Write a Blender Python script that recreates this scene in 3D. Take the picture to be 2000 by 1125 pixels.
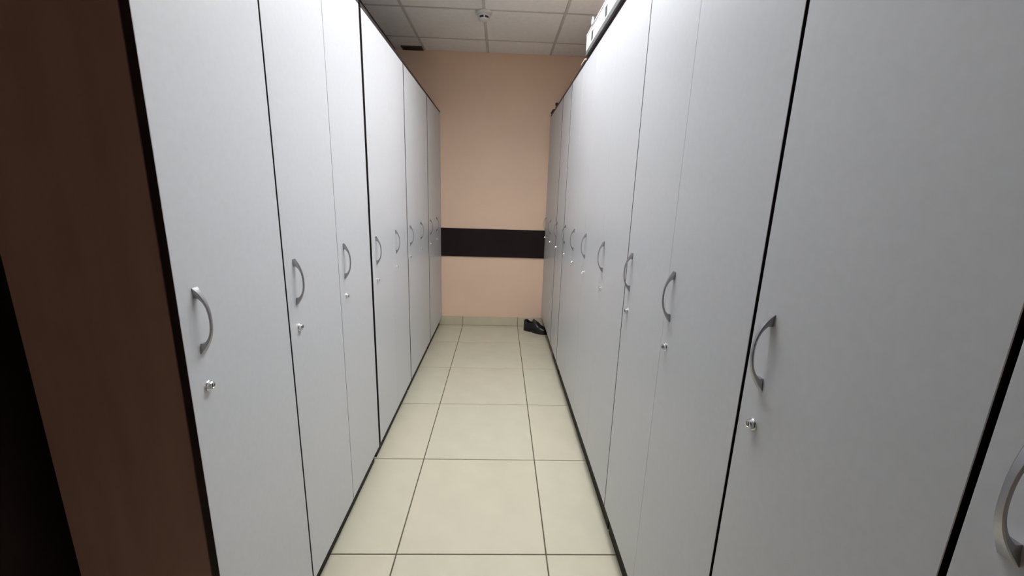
import bpy, bmesh, math
from mathutils import Matrix, Vector

# ------------------------------------------------------------------ clear
for o in list(bpy.data.objects):
    bpy.data.objects.remove(o, do_unlink=True)
scene = bpy.context.scene
C = scene.collection

# ------------------------------------------------------------------ camera
F_PX, YAW, PITCH, ROLL, CAM_H = 795.27, 0.0338, 0.2249, 0.0313, 1.4102
def camera():
    cd = bpy.data.cameras.new('camera')
    cd.sensor_width = 36.0
    cd.sensor_fit = 'HORIZONTAL'
    cd.lens = F_PX / 2000.0 * 36.0
    cd.clip_start = 0.02
    co = bpy.data.objects.new('camera', cd)
    C.objects.link(co)
    cy, sy, cp, sp = math.cos(YAW), math.sin(YAW), math.cos(PITCH), math.sin(PITCH)
    fw = Vector((sy*cp, cy*cp, -sp))
    ri = Vector((cy, -sy, 0))
    up = ri.cross(fw)
    r = math.cos(ROLL)*ri + math.sin(ROLL)*up
    u = -math.sin(ROLL)*ri + math.cos(ROLL)*up
    m = Matrix(((r.x, u.x, -fw.x, 0), (r.y, u.y, -fw.y, 0), (r.z, u.z, -fw.z, CAM_H), (0, 0, 0, 1)))
    co.matrix_world = m
    scene.camera = co
camera()

# ------------------------------------------------------------------ world (closed room: faint neutral)
w = bpy.data.worlds.new('world')
scene.world = w
w.use_nodes = True
w.node_tree.nodes['Background'].inputs[0].default_value = (0.9, 0.95, 1.0, 1)
w.node_tree.nodes['Background'].inputs[1].default_value = 0.02

# ------------------------------------------------------------------ exposure, light
scene.view_settings.view_transform = 'Standard'
scene.view_settings.look = 'None'
scene.view_settings.gamma = 1.0
scene.view_settings.use_curve_mapping = False
scene.view_settings.exposure = 0.0
PANEL_STRENGTH = 20.0
PANEL_X0, PANEL_YS = -0.155, (0.9663, 1.5663, 2.1663)   # ceiling grid cells that hold the lamps
PANEL_COLOR = (0.97, 0.985, 1.0)

# ------------------------------------------------------------------ room measures
XL, XR = -0.6126, 0.4731                 # door faces of the two locker rows
WY = 4.289                               # far wall
ZC = 2.723                               # ceiling
WXL, WXR, WYB = -1.03, 0.90, -1.2
GX, GY, T = -0.3827, 1.3568, 0.6         # floor grid
CX, CY = -0.155, 3.3663                  # ceiling grid

# ------------------------------------------------------------------ materials
def mat(name, col, rough=0.5, metal=0.0, spec=0.5, noise=None, bump=None, emit=None, coat=0.0):
    m = bpy.data.materials.new(name)
    m.use_nodes = True
    nt = m.node_tree
    b = nt.nodes['Principled BSDF']
    b.inputs['Base Color'].default_value = (*col, 1)
    b.inputs['Roughness'].default_value = rough
    b.inputs['Metallic'].default_value = metal
    b.inputs['Specular IOR Level'].default_value = spec
    b.inputs['Coat Weight'].default_value = coat
    if emit:
        b.inputs['Emission Color'].default_value = (*emit[0], 1)
        b.inputs['Emission Strength'].default_value = emit[1]
    tc = nt.nodes.new('ShaderNodeTexCoord')
    if noise:
        scale, amount, stretch = noise
        mp = nt.nodes.new('ShaderNodeMapping')
        mp.inputs['Scale'].default_value = stretch
        n = nt.nodes.new('ShaderNodeTexNoise')
        n.inputs['Scale'].default_value = scale
        n.inputs['Detail'].default_value = 6
        r = nt.nodes.new('ShaderNodeValToRGB')
        r.color_ramp.elements[0].position = 0.3
        r.color_ramp.elements[1].position = 0.7
        r.color_ramp.elements[0].color = (*[c*(1-amount) for c in col], 1)
        r.color_ramp.elements[1].color = (*[min(1, c*(1+amount)) for c in col], 1)
        nt.links.new(tc.outputs['Object'], mp.inputs[0])
        nt.links.new(mp.outputs[0], n.inputs['Vector'])
        nt.links.new(n.outputs['Fac'], r.inputs[0])
        nt.links.new(r.outputs[0], b.inputs['Base Color'])
    if bump:
        scale, strength, dist = bump
        n2 = nt.nodes.new('ShaderNodeTexNoise')
        n2.inputs['Scale'].default_value = scale
        n2.inputs['Detail'].default_value = 3
        bp = nt.nodes.new('ShaderNodeBump')
        bp.inputs['Strength'].default_value = strength
        bp.inputs['Distance'].default_value = dist
        nt.links.new(tc.outputs['Object'], n2.inputs['Vector'])
        nt.links.new(n2.outputs['Fac'], bp.inputs['Height'])
        nt.links.new(bp.outputs[0], b.inputs['Normal'])
    return m

M = {}
M['laminate'] = mat('grey_laminate', (0.585, 0.595, 0.62), 0.36, noise=(60, 0.02, (1, 1, 1)), bump=(900, 0.05, 0.0004))
M['edge'] = mat('wenge_edge_band', (0.018, 0.008, 0.008), 0.5)
M['carcass'] = mat('brown_carcass', (0.34, 0.21, 0.165), 0.55, noise=(14, 0.12, (1, 1, 0.12)))
M['foot'] = mat('black_foot_shade', (0.010, 0.008, 0.007), 0.6, spec=0.25)  # feet, and the strip that paints shade below the doors
M['chrome'] = mat('chrome', (0.72, 0.72, 0.73), 0.18, metal=1.0)
M['satin'] = mat('satin_nickel', (0.38, 0.38, 0.40), 0.32, metal=1.0)
M['dark'] = mat('dark_slot', (0.012, 0.010, 0.010), 0.7)
M['tile'] = mat('cream_floor_tile', (0.585, 0.555, 0.43), 0.33, noise=(7, 0.035, (1, 1, 1)), bump=(26, 0.04, 0.001))
M['tile2'] = mat('cream_floor_tile_warm', (0.59, 0.55, 0.425), 0.35, noise=(6, 0.04, (1, 1, 1)), bump=(26, 0.04, 0.001))
M['grout'] = mat('grout', (0.115, 0.095, 0.06), 0.9)
M['skirt'] = mat('skirting_tile', (0.62, 0.55, 0.41), 0.35, noise=(9, 0.04, (1, 1, 1)))
M['wall'] = mat('peach_paint', (0.87, 0.635, 0.475), 0.75, noise=(3, 0.02, (1, 1, 1)), bump=(160, 0.12, 0.001))
M['panel'] = mat('wenge_panel', (0.012, 0.0045, 0.005), 0.6, spec=0.25, noise=(10, 0.25, (1, 0.1, 1)))
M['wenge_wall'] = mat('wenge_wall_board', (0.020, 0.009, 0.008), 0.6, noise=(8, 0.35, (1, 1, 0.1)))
M['ceil'] = mat('ceiling_tile', (0.93, 0.905, 0.875), 0.9, noise=(30, 0.03, (1, 1, 1)), bump=(220, 0.25, 0.001))
M['tbar'] = mat('ceiling_bar', (0.64, 0.60, 0.56), 0.6)
M['white'] = mat('white_plastic', (0.70, 0.69, 0.67), 0.45)
M['lampwhite'] = mat('white_metal', (0.82, 0.82, 0.82), 0.4)
M['grey'] = mat('grey_board', (0.10, 0.10, 0.10), 0.6, noise=(20, 0.2, (1, 1, 1)))
M['vent'] = mat('vent_brown', (0.075, 0.05, 0.03), 0.6)
M['leather'] = mat('black_leather', (0.012, 0.011, 0.013), 0.36, bump=(120, 0.2, 0.001))
M['rubber'] = mat('black_rubber', (0.010, 0.009, 0.008), 0.6)
M['lace'] = mat('black_lace', (0.02, 0.02, 0.026), 0.7)
M['lining'] = mat('shoe_lining', (0.02, 0.016, 0.014), 0.9)
M['paper'] = mat('pale_card', (0.55, 0.46, 0.38), 0.8)
M['louvre'] = mat('louvre_aluminium', (0.78, 0.78, 0.78), 0.28, metal=1.0)
M['diffuser'] = mat('lamp_diffuser', (0.9, 0.9, 0.9), 0.5, emit=(PANEL_COLOR, PANEL_STRENGTH))

# ------------------------------------------------------------------ helpers
def link(name, bm, m, parent=None, loc=(0, 0, 0), smooth=False):
    me = bpy.data.meshes.new(name)
    bm.normal_update()
    bm.to_mesh(me)
    bm.free()
    for mm in (m if isinstance(m, (list, tuple)) else [m]):
        me.materials.append(M[mm])
    if smooth:
        for p in me.polygons:
            p.use_smooth = True
    return place(name, me, parent, loc)
def place(name, me, parent=None, loc=(0, 0, 0), rot=(0, 0, 0), scale=(1, 1, 1)):
    o = bpy.data.objects.new(name, me)
    C.objects.link(o)
    o.parent = parent
    o.location = loc
    o.rotation_euler = rot
    o.scale = scale
    return o
def empty(name, loc, label, cat, group=None):
    o = bpy.data.objects.new(name, None)
    o.empty_display_size = 0.05
    C.objects.link(o)
    o.location = loc
    return tag(o, label, cat, group)
def tag(o, label, cat, group=None):
    o['label'] = label
    o['category'] = cat
    if group:
        o['group'] = group
    return o
def structure(o, label=None):
    o['kind'] = 'structure'
    if label:
        o['label'] = label
    return o
def box(bm, x0, x1, y0, y1, z0, z1, mi=0, bevel=0.0):
    x0, x1 = min(x0, x1), max(x0, x1)
    vs = [bm.verts.new(c) for c in ((x0, y0, z0), (x1, y0, z0), (x1, y1, z0), (x0, y1, z0),
                                    (x0, y0, z1), (x1, y0, z1), (x1, y1, z1), (x0, y1, z1))]
    fs = []
    for q in ((3, 2, 1, 0), (4, 5, 6, 7), (0, 1, 5, 4), (1, 2, 6, 5), (2, 3, 7, 6), (3, 0, 4, 7)):
        f = bm.faces.new([vs[i] for i in q])
        f.material_index = mi
        fs.append(f)
    if bevel:
        es = list({e for f in fs for e in f.edges})
        bmesh.ops.bevel(bm, geom=es, offset=bevel, segments=1, affect='EDGES', clamp_overlap=True)
    return fs
def boxobj(name, dims, m, parent=None, bevel=0.0, loc=(0, 0, 0)):
    bm = bmesh.new()
    box(bm, *dims, bevel=bevel)
    return link(name, bm, m, parent, loc)
def lathe(bm, prof, seg=24, axis='z', center=(0, 0, 0), mi=0):
    rings = []
    for r, h in prof:
        ring = []
        for k in range(seg):
            a = 2*math.pi*k/seg
            p = (r*math.cos(a), r*math.sin(a), h) if axis == 'z' else (h, r*math.cos(a), r*math.sin(a))
            ring.append(bm.verts.new([p[i]+center[i] for i in range(3)]))
        rings.append(ring)
    for a, b in zip(rings, rings[1:]):
        for k in range(seg):
            f = bm.faces.new((a[k], a[(k+1) % seg], b[(k+1) % seg], b[k]))
            f.material_index = mi
    for ring in (rings[0], rings[-1]):
        f = bm.faces.new(ring)
        f.material_index = mi
    bmesh.ops.recalc_face_normals(bm, faces=bm.faces[:])

# ------------------------------------------------------------------ floor
fl = structure(boxobj('floor', (WXL-.1, WXR+.1, WYB-.1, WY+.1, -0.12, -0.0035), 'grout'), 'cream square floor tiles with dark grout')
g = 0.0027
tile_mesh = {}
xs = [GX-2*T, GX-T, GX, GX+T, GX+2*T, GX+3*T]
ys = [GY+k*T for k in range(-5, 6)]
n = 0
for i in range(len(xs)-1):
    for j in range(len(ys)-1):
        x0, x1 = max(xs[i]+g, WXL), min(xs[i+1]-g, WXR)
        y0, y1 = max(ys[j]+g, WYB), min(ys[j+1]-g, WY)
        if x1-x0 < .02 or y1-y0 < .02:
            continue
        key = (round(x1-x0, 4), round(y1-y0, 4), (i*7+j*3) % 2)
        if key not in tile_mesh:
            bm = bmesh.new()
            box(bm, 0, x1-x0, 0, y1-y0, -0.010, 0, bevel=0.0012)
            o = link('floor_tile', bm, ('tile', 'tile2')[key[2]], fl, (x0, y0, 0))
            tile_mesh[key] = o.data
        else:
            place('floor_tile', tile_mesh[key], fl, (x0, y0, 0))

# ------------------------------------------------------------------ walls
structure(boxobj('wall_far', (WXL-.1, WXR+.1, WY, WY+.1, -0.1, ZC+.1), 'wall'), 'peach painted wall closing the aisle')
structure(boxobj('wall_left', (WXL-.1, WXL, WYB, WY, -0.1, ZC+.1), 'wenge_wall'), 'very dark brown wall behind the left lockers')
structure(boxobj('wall_right', (WXR, WXR+.1, WYB, WY, -0.1, ZC+.1), 'wall'), 'peach painted wall behind the right lockers')
structure(boxobj('wall_back', (WXL-.1, WXR+.1, WYB-.1, WYB, -0.1, ZC+.1), 'wall'), 'peach painted wall behind the viewer')
structure(boxobj('trim_1', (WXL, WXR, WY-.014, WY, 0.762, 1.0548), 'panel', bevel=0.0015), 'wide dark wenge rail board across the far wall')

bb = structure(boxobj('baseboard_far', (WXL, WXR, WY-.004, WY, 0, 0.0995), 'grout'), 'tiled skirting along the far wall')
for i in range(len(xs)-1):
    x0, x1 = max(xs[i]+g, WXL), min(xs[i+1]-g, WXR)
    if x1-x0 > .02:
        boxobj('skirting_tile', (0, x1-x0, -.009, 0, 0.003, 0.1016), 'skirt', bb, bevel=0.001, loc=(x0, WY-.002, 0))

# ------------------------------------------------------------------ ceiling
ce = structure(boxobj('ceiling', (WXL-.1, WXR+.1, WYB-.1, WY+.1, ZC+.075, ZC+.12), 'tbar'), 'suspended ceiling of square white tiles')
cxs = [CX+k*T for k in range(-2, 3)]
cys = [CY+k*T for k in range(-8, 3)]
cm = {}
for i in range(len(cxs)-1):
    for j in range(len(cys)-1):
        if abs(cxs[i]-PANEL_X0) < .01 and any(abs(cys[j]-py) < .01 for py in PANEL_YS):
            continue
        x0, x1 = max(cxs[i]+.010, WXL), min(cxs[i+1]-.010, WXR)
        y0, y1 = max(cys[j]+.010, WYB), min(cys[j+1]-.010, WY)
        if x1-x0 < .03 or y1-y0 < .03:
            continue
        key = (round(x1-x0, 4), round(y1-y0, 4))
        if key not in cm:
            bm = bmesh.new()
            box(bm, 0, x1-x0, 0, y1-y0, 0, .012, bevel=0.002)
            cm[key] = link('ceiling_tile', bm, 'ceil', ce, (x0, y0, ZC)).data
        else:
            place('ceiling_tile', cm[key], ce, (x0, y0, ZC))
for x in cxs[1:-1]:
    boxobj('ceiling_bar', (x-.0085, x+.0085, WYB, WY, ZC-.001, ZC+.013), 'tbar', ce)
for y in cys:
    if WYB+.03 < y < WY-.03:
        boxobj('ceiling_bar', (WXL, WXR, y-.0085, y+.0085, ZC-.0012, ZC+.013), 'tbar', ce)

# unseen square louvre lamps: outer two added to spread light, blades to cut glare
BLADE = {}
def louvre_lamp(x, y, label):
    lp = empty('ceiling_light', (x, y, ZC), label, 'ceiling light', 'louvre lamps in the ceiling')
    h, t, top = T/2-.0095, .006, .062
    bm = bmesh.new()
    box(bm, -h, h, -h, -h+t, -.001, top)
    box(bm, -h, h, h-t, h, -.001, top)
    box(bm, -h, -h+t, -h+t, h-t, -.001, top)
    box(bm, h-t, h, -h+t, h-t, -.001, top)
    box(bm, -h, h, -h, h, top, top+.004)
    link('housing', bm, 'lampwhite', lp)
    i = h-t
    boxobj('diffuser', (-i, i, -i, i, top-.006, top-.001), 'diffuser', lp)
    if not BLADE:
        BLADE['x'] = boxobj('louvre_blade', (-.001, .001, -i, i, 0, .025), 'louvre').data
        BLADE['y'] = boxobj('louvre_blade', (-i, i, -.001, .001, 0, .025), 'louvre').data
        for o in [o for o in C.objects if o.name.startswith('louvre_blade')]:
            bpy.data.objects.remove(o, do_unlink=True)
    for k in range(1, 5):
        place('louvre_blade', BLADE['x'], lp, (-i+2*i*k/5, 0, 0))
    for k in range(1, 9):
        place('louvre_blade', BLADE['y'], lp, (0, -i+2*i*k/9, 0))
for py, lab in zip(PANEL_YS, ('added square louvre ceiling lamp of three in a row, farthest from the far wall', 'square louvre ceiling lamp, middle one of three in a row', 'added square louvre ceiling lamp of three in a row, nearest the far wall')):
    louvre_lamp(PANEL_X0+T/2, py+T/2, lab)

# ------------------------------------------------------------------ handle and lock meshes (outward = +x)
def handle_mesh():
    bm = bmesh.new()
    N = 28
    L = 0.070
    rows = []
    for k in range(N+1):
        s = -1+2*k/N
        z = L*s
        outer = 0.0245*(1-abs(s)**2.3)+0.0012
        foot_in = 0.0485
        if abs(z) >= foot_in:
            inner = 0.0
        else:
            q = abs(z)/foot_in
            inner = 0.0245*(1-abs(s)**2.3)+0.0012-0.0032-0.005*q**6
        wd = 0.0034+0.0050*abs(s)**2.4
        rows.append((z, inner, outer, wd))
    # doubled stations where the inner face steps down to the door
    full = []
    for a, b in zip(rows, rows[1:]):
        full.append(a)
        if (a[1] == 0) != (b[1] == 0):
            zc = math.copysign(0.0485, a[0])
            s = zc/L
            out = 0.0245*(1-abs(s)**2.3)+0.0012
            wd = 0.0034+0.0050*abs(s)**2.4
            if a[1] == 0:
                full.append((zc, 0, out, wd)); full.append((zc+1e-5, out-0.0080, out, wd))
            else:
                full.append((zc-1e-5, out-0.0080, out, wd)); full.append((zc, 0, out, wd))
    full.append(rows[-1])
    rings = []
    for z, i, o, wd in full:
        c = min(0.0012, (o-i)*0.3)
        rings.append([bm.verts.new(p) for p in ((i, -wd, z), (o-c, -wd, z), (o, -wd+c, z), (o, wd-c, z), (o-c, wd, z), (i, wd, z))])
    for a, b in zip(rings, rings[1:]):
        for k in range(6):
            bm.faces.new((a[k], a[(k+1) % 6], b[(k+1) % 6], b[k]))
    bm.faces.new(rings[0]); bm.faces.new(rings[-1])
    bmesh.ops.recalc_face_normals(bm, faces=bm.faces[:])
    me = bpy.data.meshes.new('handle')
    bm.to_mesh(me); bm.free()
    me.materials.append(M['satin'])
    return me
def lock_mesh():
    bm = bmesh.new()
    lathe(bm, [(.0115, 0), (.0115, .002), (.0105, .0035), (.0092, .0042), (.0088, .0085), (.0078, .0098), (.0055, .0100), (.0053, .0090)], 24, axis='x')
    fs = box(bm, .0088, .0095, -.0008, .0008, -.0042, .0042, mi=1)
    bmesh.ops.recalc_face_normals(bm, faces=bm.faces[:])
    me = bpy.data.meshes.new('lock')
    bm.to_mesh(me); bm.free()
    me.materials.append(M['chrome']); me.materials.append(M['dark'])
    for p in me.polygons:
        p.use_smooth = False
    return me
def foot_mesh():
    bm = bmesh.new()
    lathe(bm, [(.024, 0), (.024, .008), (.017, .014), (.017, .88), (.026, .92), (.026, 1.0)], 16)
    me = bpy.data.meshes.new('foot')
    bm.to_mesh(me); bm.free()
    me.materials.append(M['foot'])
    return me
HANDLE, LOCK, FOOT = handle_mesh(), lock_mesh(), foot_mesh()

# ------------------------------------------------------------------ lockers
DT = 0.0175                               # door thickness
BOARD = 0.016
def locker(side, doors, zb, zt, label, depth=0.286, shade_strip=0.028):
    """side -1: row on the left (doors face +x); side +1: row on the right (doors face -x).
    doors: list of (y0, y1, handle_y, handle_z, lock_y, lock_z)"""
    X = XL if side < 0 else XR
    y0, y1 = doors[0][0], doors[-1][1]
    root = empty('locker', (X, y0, 0), label, 'locker', 'grey lockers along the aisle')
    d = side                                # +x local points into the cabinet for the right row
    bx0, bx1 = d*(DT+.0015), d*(DT+depth)
    w_ = y1-y0
    top = zt+.003
    boxobj('side_panel', (bx0, bx1, 0, BOARD, zb, top), 'carcass', root)
    boxobj('side_panel', (bx0, bx1, w_-BOARD, w_, zb, top), 'carcass', root)
    boxobj('back_panel', (bx1-d*.006, bx1, BOARD, w_-BOARD, zb, top), 'carcass', root)
    boxobj('bottom_panel', (bx0, bx1-d*.006, BOARD, w_-BOARD, zb, zb+BOARD), 'carcass', root)
    bm = bmesh.new()
    for f in box(bm, d*.001, bx1+d*.001, -.0005, w_+.0005, top, top+BOARD):
        f.normal_update()
        f.material_index = 1 if f.normal.z > .5 else 0  # unseen upper face made pale to bounce light onto the ceiling
    bmesh.ops.bevel(bm, geom=bm.edges[:], offset=.0008, segments=1, affect='EDGES')
    link('top_panel', bm, ['edge', 'laminate'], root)
    if shade_strip:
        boxobj('shade_strip', (d*shade_strip, d*(shade_strip+.016), .004, w_-.004, 0, zb), 'foot', root)  # added black strip standing in for the shade under the doors
        feet_x = (bx1-d*.045,)
    else:
        feet_x = (bx0+d*.12, bx1-d*.045)
    for fy in (.045, w_-.045):
        for fx in feet_x:
            place('foot', FOOT, root, (fx, fy, 0), scale=(1, 1, zb))
    for (a, b, hy, hz, ly, lz) in doors:
        bm = bmesh.new()
        fs = box(bm, 0, d*DT, a-y0, b-y0, zb-.004, zt)
        for f in fs:
            f.normal_update()
            f.material_index = 0 if abs(f.normal.x) > .5 else 1
        bmesh.ops.bevel(bm, geom=bm.edges[:], offset=.0007, segments=1, affect='EDGES')
        dr = link('door', bm, ['laminate', 'edge'], root)
        rot = (0, 0, 0) if side < 0 else (0, 0, math.pi)
        place('handle', HANDLE, dr, (0, hy-y0, hz), rot)
        place('lock', LOCK, dr, (0, ly-y0, lz), rot)
    return root

def mk(specs, hz, lz, ho, side):
    """door list from (y0, y1, handle_y)"""
    return [(a, b, h_, hz, h_, lz) for (a, b, h_) in specs]
ZBL, ZBR, ZT = 0.094, 0.132, 2.166
left = [
    ([(0.768, 1.157, .816)], 1.139, .995, 'grey locker nearest on the left, its dark brown side panel showing'),
    ([(1.1645, 1.5505, 1.218), (1.5535, 1.936, 1.611)], 1.134, .992, 'grey two-door locker on the left, next after the one with the brown side showing'),
    ([(1.966, 2.345, 2.034), (2.3465, 2.722, 2.419)], 1.119, .971, 'grey two-door locker on the left, starting right after the wide black gap'),
    ([(2.741, 3.136, 2.808), (3.138, 3.533, 3.184)], 1.119, .975, 'grey two-door locker on the left, second from the far wall'),
    ([(3.555, 3.915, 3.62), (3.917, 4.284, 3.97)], 1.113, .970, 'grey two-door locker on the left, standing against the far wall'),
]
for sp, hz, lz, lab in left:
    locker(-1, mk(sp, hz, lz, 0, -1), ZBL, ZT, lab)
right = [
    ([(-.052, .3345, .296)], 1.168, 1.012, 'grey locker at the right edge of the picture, its handle cut off'),
    ([(.3415, .7045, .661)], 1.154, 1.013, 'grey one-door locker on the right between two dark gaps, large handle in the foreground'),
    ([(.713, 1.1005, 1.066), (1.1012, 1.474, 1.425)], 1.152, 1.007, 'grey two-door locker on the right, next beyond the widest foreground door'),
    ([(1.481, 1.8665, 1.828), (1.8672, 2.2655, 2.226)], 1.147, 1.0, 'grey two-door locker on the right, under the white slotted tray'),
    ([(2.2675, 2.626, 2.589), (2.6285, 3.020, 2.946)], 1.142, .999, 'grey two-door locker on the right, just beyond the end of the white tray'),
    ([(3.040, 3.428, 3.385)], 1.136, .995, 'narrow grey one-door locker on the right, second from the far wall'),
    ([(3.450, 3.865, 3.815), (3.867, 4.284, 4.235)], 1.128, .99, 'grey two-door locker on the right against the far wall, above the shoe'),
]
for sp, hz, lz, lab in right:
    locker(1, mk(sp, hz, lz, 0, 1), ZBR, ZT, lab, shade_strip=0.028 if 'shoe' not in lab else 0.0)

LOCKER_TOP = ZT+.003+BOARD

# ------------------------------------------------------------------ white slotted tray on the right lockers
tr = empty('slotted_tray', (XR, 1.36, LOCKER_TOP), 'long white slotted tray lying on a dark grey board on top of the right lockers', 'tray')
TL = 1.20
boxobj('base_board', (-.012, .19, -.01, TL-.03, 0, .026), 'grey', tr, bevel=.001)
bm = bmesh.new()
z0, z1 = .026, .118
slots = [(1.026, 1.074), (.730, .778), (.434, .482), (.138, .186)]
box(bm, -.006, -.0045, 0, TL, z0, z0+.018)
box(bm, -.006, -.0045, 0, TL, z1-.026, z1)
last = 0.0
for a, b in sorted(slots):
    box(bm, -.006, -.0045, last, a, z0+.018, z1-.026)
    last = b
box(bm, -.006, -.0045, last, TL, z0+.018, z1-.026)
box(bm, .170, .174, 0, TL, z0, z1)
box(bm, -.002, .170, 0, .004, z0, z1)
box(bm, -.002, .170, TL-.004, TL, z0, z1)
link('body', bm, 'white', tr)
boxobj('shade_bottom', (-.002, .170, .004, TL-.004, z0, z0+.003), 'grey', tr)  # added, like the top cover, to keep the inside dark
boxobj('slot_shade', (-.0045, -.002, .004, TL-.004, z0+.003, z1-.008), 'dark', tr)  # dark sheet behind the slots, painted shade of the inside
boxobj('shade_lid', (-.002, .170, .004, TL-.004, z1-.008, z1-.004), 'white', tr)  # unseen cover added to keep light out of the slots
boxobj('rim', (-.0085, -.002, 0, TL, z1-.006, z1+.002), 'white', tr, bevel=.001)
bm = bmesh.new()
R_, r_ = .016, .0035
rings = []
for k in range(20):
    a = 2*math.pi*k/20
    rings.append([bm.verts.new((r_*math.cos(b), (R_+r_*math.sin(b))*math.cos(a), (R_+r_*math.sin(b))*math.sin(a))) for b in [2*math.pi*q/8 for q in range(8)]])
for k in range(20):
    for q in range(8):
        bm.faces.new((rings[k][q], rings[k][(q+1) % 8], rings[(k+1) % 20][(q+1) % 8], rings[(k+1) % 20][q]))
bmesh.ops.recalc_face_normals(bm, faces=bm.faces[:])
link('loop', bm, 'white', tr, (-.014, 1.018, z1+.006), smooth=True)

# pale strip and small dark offcuts on the locker tops
bm = bmesh.new()
box(bm, -.006, .06, 0, .11, 0, .008, bevel=.0015)
box(bm, .004, .05, .015, .095, .008, .013, bevel=.001)
tag(link('card_scrap', bm, 'paper', None, (XR, 2.585, LOCKER_TOP)), 'small pale card scrap on the locker top beyond the white tray', 'scrap')
bm = bmesh.new()
box(bm, -.010, .025, 0, .15, 0, .012, bevel=.002)
box(bm, -.006, .020, .01, .14, .012, .017, bevel=.002)
tag(link('wood_offcut', bm, 'edge', None, (XR, 4.06, LOCKER_TOP)), 'thin dark wood offcut on the right locker top by the far wall', 'offcut')
bm = bmesh.new()
lathe(bm, [(.010, 0), (.012, .004), (.008, .010), (.007, .020), (.013, .026), (.016, .034), (.012, .042), (.004, .045)], 16)
tag(link('loose_knob', bm, 'edge', None, (XR+.012, 3.93, LOCKER_TOP), smooth=True), 'tiny dark knob on the right locker top near the far wall', 'knob')

# ------------------------------------------------------------------ smoke detector
sd = empty('smoke_detector', (CX-.001, 3.40, ZC), 'round white smoke detector with dark slots on the ceiling', 'smoke detector')
bm = bmesh.new()
lathe(bm, [(.060, -.0012), (.062, -.006), (.060, -.014), (.052, -.018), (.044, -.019)], 40)
link('base', bm, 'white', sd, smooth=True)
bm = bmesh.new()
lathe(bm, [(.046, -.018), (.047, -.028), (.0455, -.032)], 40)
link('body', bm, 'white', sd, smooth=True)
bm = bmesh.new()
lathe(bm, [(.036, -.0315), (.036, -.0485)], 32)
link('slot_ring', bm, 'dark', sd)
bm = bmesh.new()
lathe(bm, [(.0405, -.048), (.0405, -.050), (.034, -.056), (.020, -.059), (.002, -.0595)], 40)
link('cap', bm, 'white', sd, smooth=True)
for k in range(5):
    a = math.radians(-84+72*k)
    o = boxobj('rib', (.034, .0415, -.0052, .0052, -.0495, -.0305), 'white', sd)
    o.rotation_euler = (0, 0, a)

# ------------------------------------------------------------------ ceiling vent
vx0, vx1, vy0, vy1 = -.956, -.762, 4.187, 4.284
vt = empty('ceiling_vent', ((vx0+vx1)/2, (vy0+vy1)/2, ZC), 'small dark rectangular vent in the ceiling against the far wall', 'vent')
hx, hy = (vx1-vx0)/2, (vy1-vy0)/2
bm = bmesh.new()
box(bm, -hx, hx, -hy, -hy+.012, -.010, 0)
box(bm, -hx, hx, hy-.012, hy, -.010, 0)
box(bm, -hx, -hx+.012, -hy+.012, hy-.012, -.010, 0)
box(bm, hx-.012, hx, -hy+.012, hy-.012, -.010, 0)
link('frame', bm, 'vent', vt)
boxobj('backing', (-hx+.012, hx-.012, -hy+.012, hy-.012, -.0025, -.0005), 'dark', vt)
for k in range(4):
    yy = -hy+.024+k*(2*hy-.048)/3
    o = boxobj('slat', (-hx+.012, hx-.012, -.006, .006, -.001, .001), 'vent', vt, loc=(0, yy, -.0065))
    o.rotation_euler = (math.radians(24), 0, 0)

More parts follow.
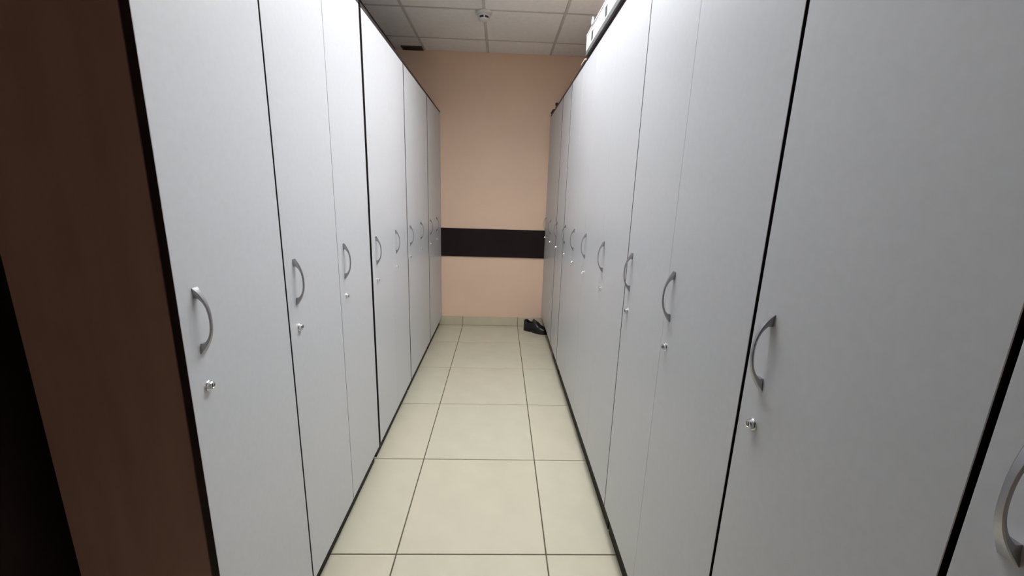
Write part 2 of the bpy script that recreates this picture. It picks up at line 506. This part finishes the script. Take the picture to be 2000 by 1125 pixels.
# ------------------------------------------------------------------ shoe
def lerp_tab(tab, x):
    for (a, va), (b, vb) in zip(tab, tab[1:]):
        if a <= x <= b:
            t = (x-a)/(b-a)
            t = t*t*(3-2*t)
            return va+(vb-va)*t
    return tab[-1][1] if x > tab[-1][0] else tab[0][1]
SL = 0.285
half_w = [(0, .010), (.012, .026), (.04, .034), (.10, .034), (.17, .045), (.205, .048), (.25, .038), (.272, .022), (SL, .006)]
def shoe():
    root = empty('shoe', (.285, 4.175, 0), 'black leather lace-up shoe on the floor, toe under the right lockers', 'shoe')
    root.rotation_euler = (0, 0, math.radians(-33))
    root.scale = (1.0, 1.06, 1.22)
    # sole slab and heel block
    def slab(name, x0, x1, z0, z1, grow, m):
        bm = bmesh.new()
        n_ = 26
        lo, hi = [], []
        pts = []
        for k in range(n_+1):
            x = x0+(x1-x0)*k/n_
            pts.append((x, lerp_tab(half_w, x)+grow))
        outline = [(x, -w2) for x, w2 in pts]+[(x, w2) for x, w2 in reversed(pts)]
        lo = [bm.verts.new((x, y, z0)) for x, y in outline]
        hi = [bm.verts.new((x, y, z1)) for x, y in outline]
        m_ = len(outline)
        for k in range(m_):
            bm.faces.new((lo[k], lo[(k+1) % m_], hi[(k+1) % m_], hi[k]))
        bm.faces.new(lo); bm.faces.new(hi)
        bmesh.ops.recalc_face_normals(bm, faces=bm.faces[:])
        return link(name, bm, m, root)
    slab('heel', 0.0, .075, 0, .020, .001, 'rubber')
    slab('sole', 0.0, SL, .012, .026, .003, 'rubber')
    slab('forefoot_tread', .12, SL-.006, 0, .0125, .002, 'rubber')
    # upper
    top = [(0, .092), (.02, .098), (.06, .080), (.10, .086), (.125, .098), (.15, .089), (.20, .064), (.25, .050), (.275, .040), (SL, .028)]
    a0t = [(0, 40), (.012, 46), (.04, 52), (.085, 46), (.115, 24), (.128, 0), (SL, 0)]
    bm = bmesh.new()
    NU, NV = 40, 22
    grid = []
    for u in range(NU+1):
        x = SL*u/NU
        wd = lerp_tab(half_w, x)
        zt = lerp_tab(top, x)-.024
        a0 = math.radians(lerp_tab(a0t, x))
        row = []
        for v in range(NV+1):
            s = -1+2*v/NV
            if a0 > 0.01:
                ang = math.copysign(a0+(math.pi/2-a0)*abs(s), s if s else 1)
            else:
                ang = s*math.pi/2
            ca = math.cos(ang)/max(.02, math.cos(a0))
            y = wd*math.copysign(abs(math.sin(ang))**.75, ang)
            z = .024+zt*max(0, ca)**.7
            row.append(bm.verts.new((x, y, z)))
        grid.append(row)
    for u in range(NU):
        x = SL*(u+.5)/NU
        for v in range(NV):
            if x < .122 and v in (NV//2-1, NV//2) and x > .008:
                continue
            bm.faces.new((grid[u][v], grid[u+1][v], grid[u+1][v+1], grid[u][v+1]))
    bm.faces.new(grid[0])
    bmesh.ops.recalc_face_normals(bm, faces=bm.faces[:])
    up = link('upper', bm, 'leather', root, smooth=True)
    sm = up.modifiers.new('solid', 'SOLIDIFY')
    sm.thickness = .003
    sm.offset = -1
    # lining floor
    slab('insole', .012, .125, .026, .030, -.008, 'lining')
    # tongue
    bm = bmesh.new()
    rows = []
    for k in range(9):
        t = k/8
        x = .175-.065*t
        z = .080+.040*t-.006*t*t
        wd = .013+.010*t
        rows.append([bm.verts.new((x, wd*s, z-.010*s*s)) for s in (-1, -.5, 0, .5, 1)])
    for a, b in zip(rows, rows[1:]):
        for k in range(4):
            bm.faces.new((a[k], a[k+1], b[k+1], b[k]))
    tg = link('tongue', bm, 'leather', root, smooth=True)
    s2 = tg.modifiers.new('solid', 'SOLIDIFY')
    s2.thickness = .004
    # laces
    for k in range(4):
        x = .132+.014*k
        zc = lerp_tab(top, x)
        bm = bmesh.new()
        prev = None
        for q in range(9):
            s = -1+q/4
            c = Vector((x+.004*s, .020*s, zc+.006-.008*s*s))
            ring = [bm.verts.new(c+Vector((.0025*math.cos(b), 0, .0022*math.sin(b)))) for b in [2*math.pi*j/6 for j in range(6)]]
            if prev:
                for j in range(6):
                    bm.faces.new((prev[j], prev[(j+1) % 6], ring[(j+1) % 6], ring[j]))
            else:
                bm.faces.new(ring)
            prev = ring
        bm.faces.new(prev)
        bmesh.ops.recalc_face_normals(bm, faces=bm.faces[:])
        link('lace', bm, 'lace', root, smooth=True)
shoe()
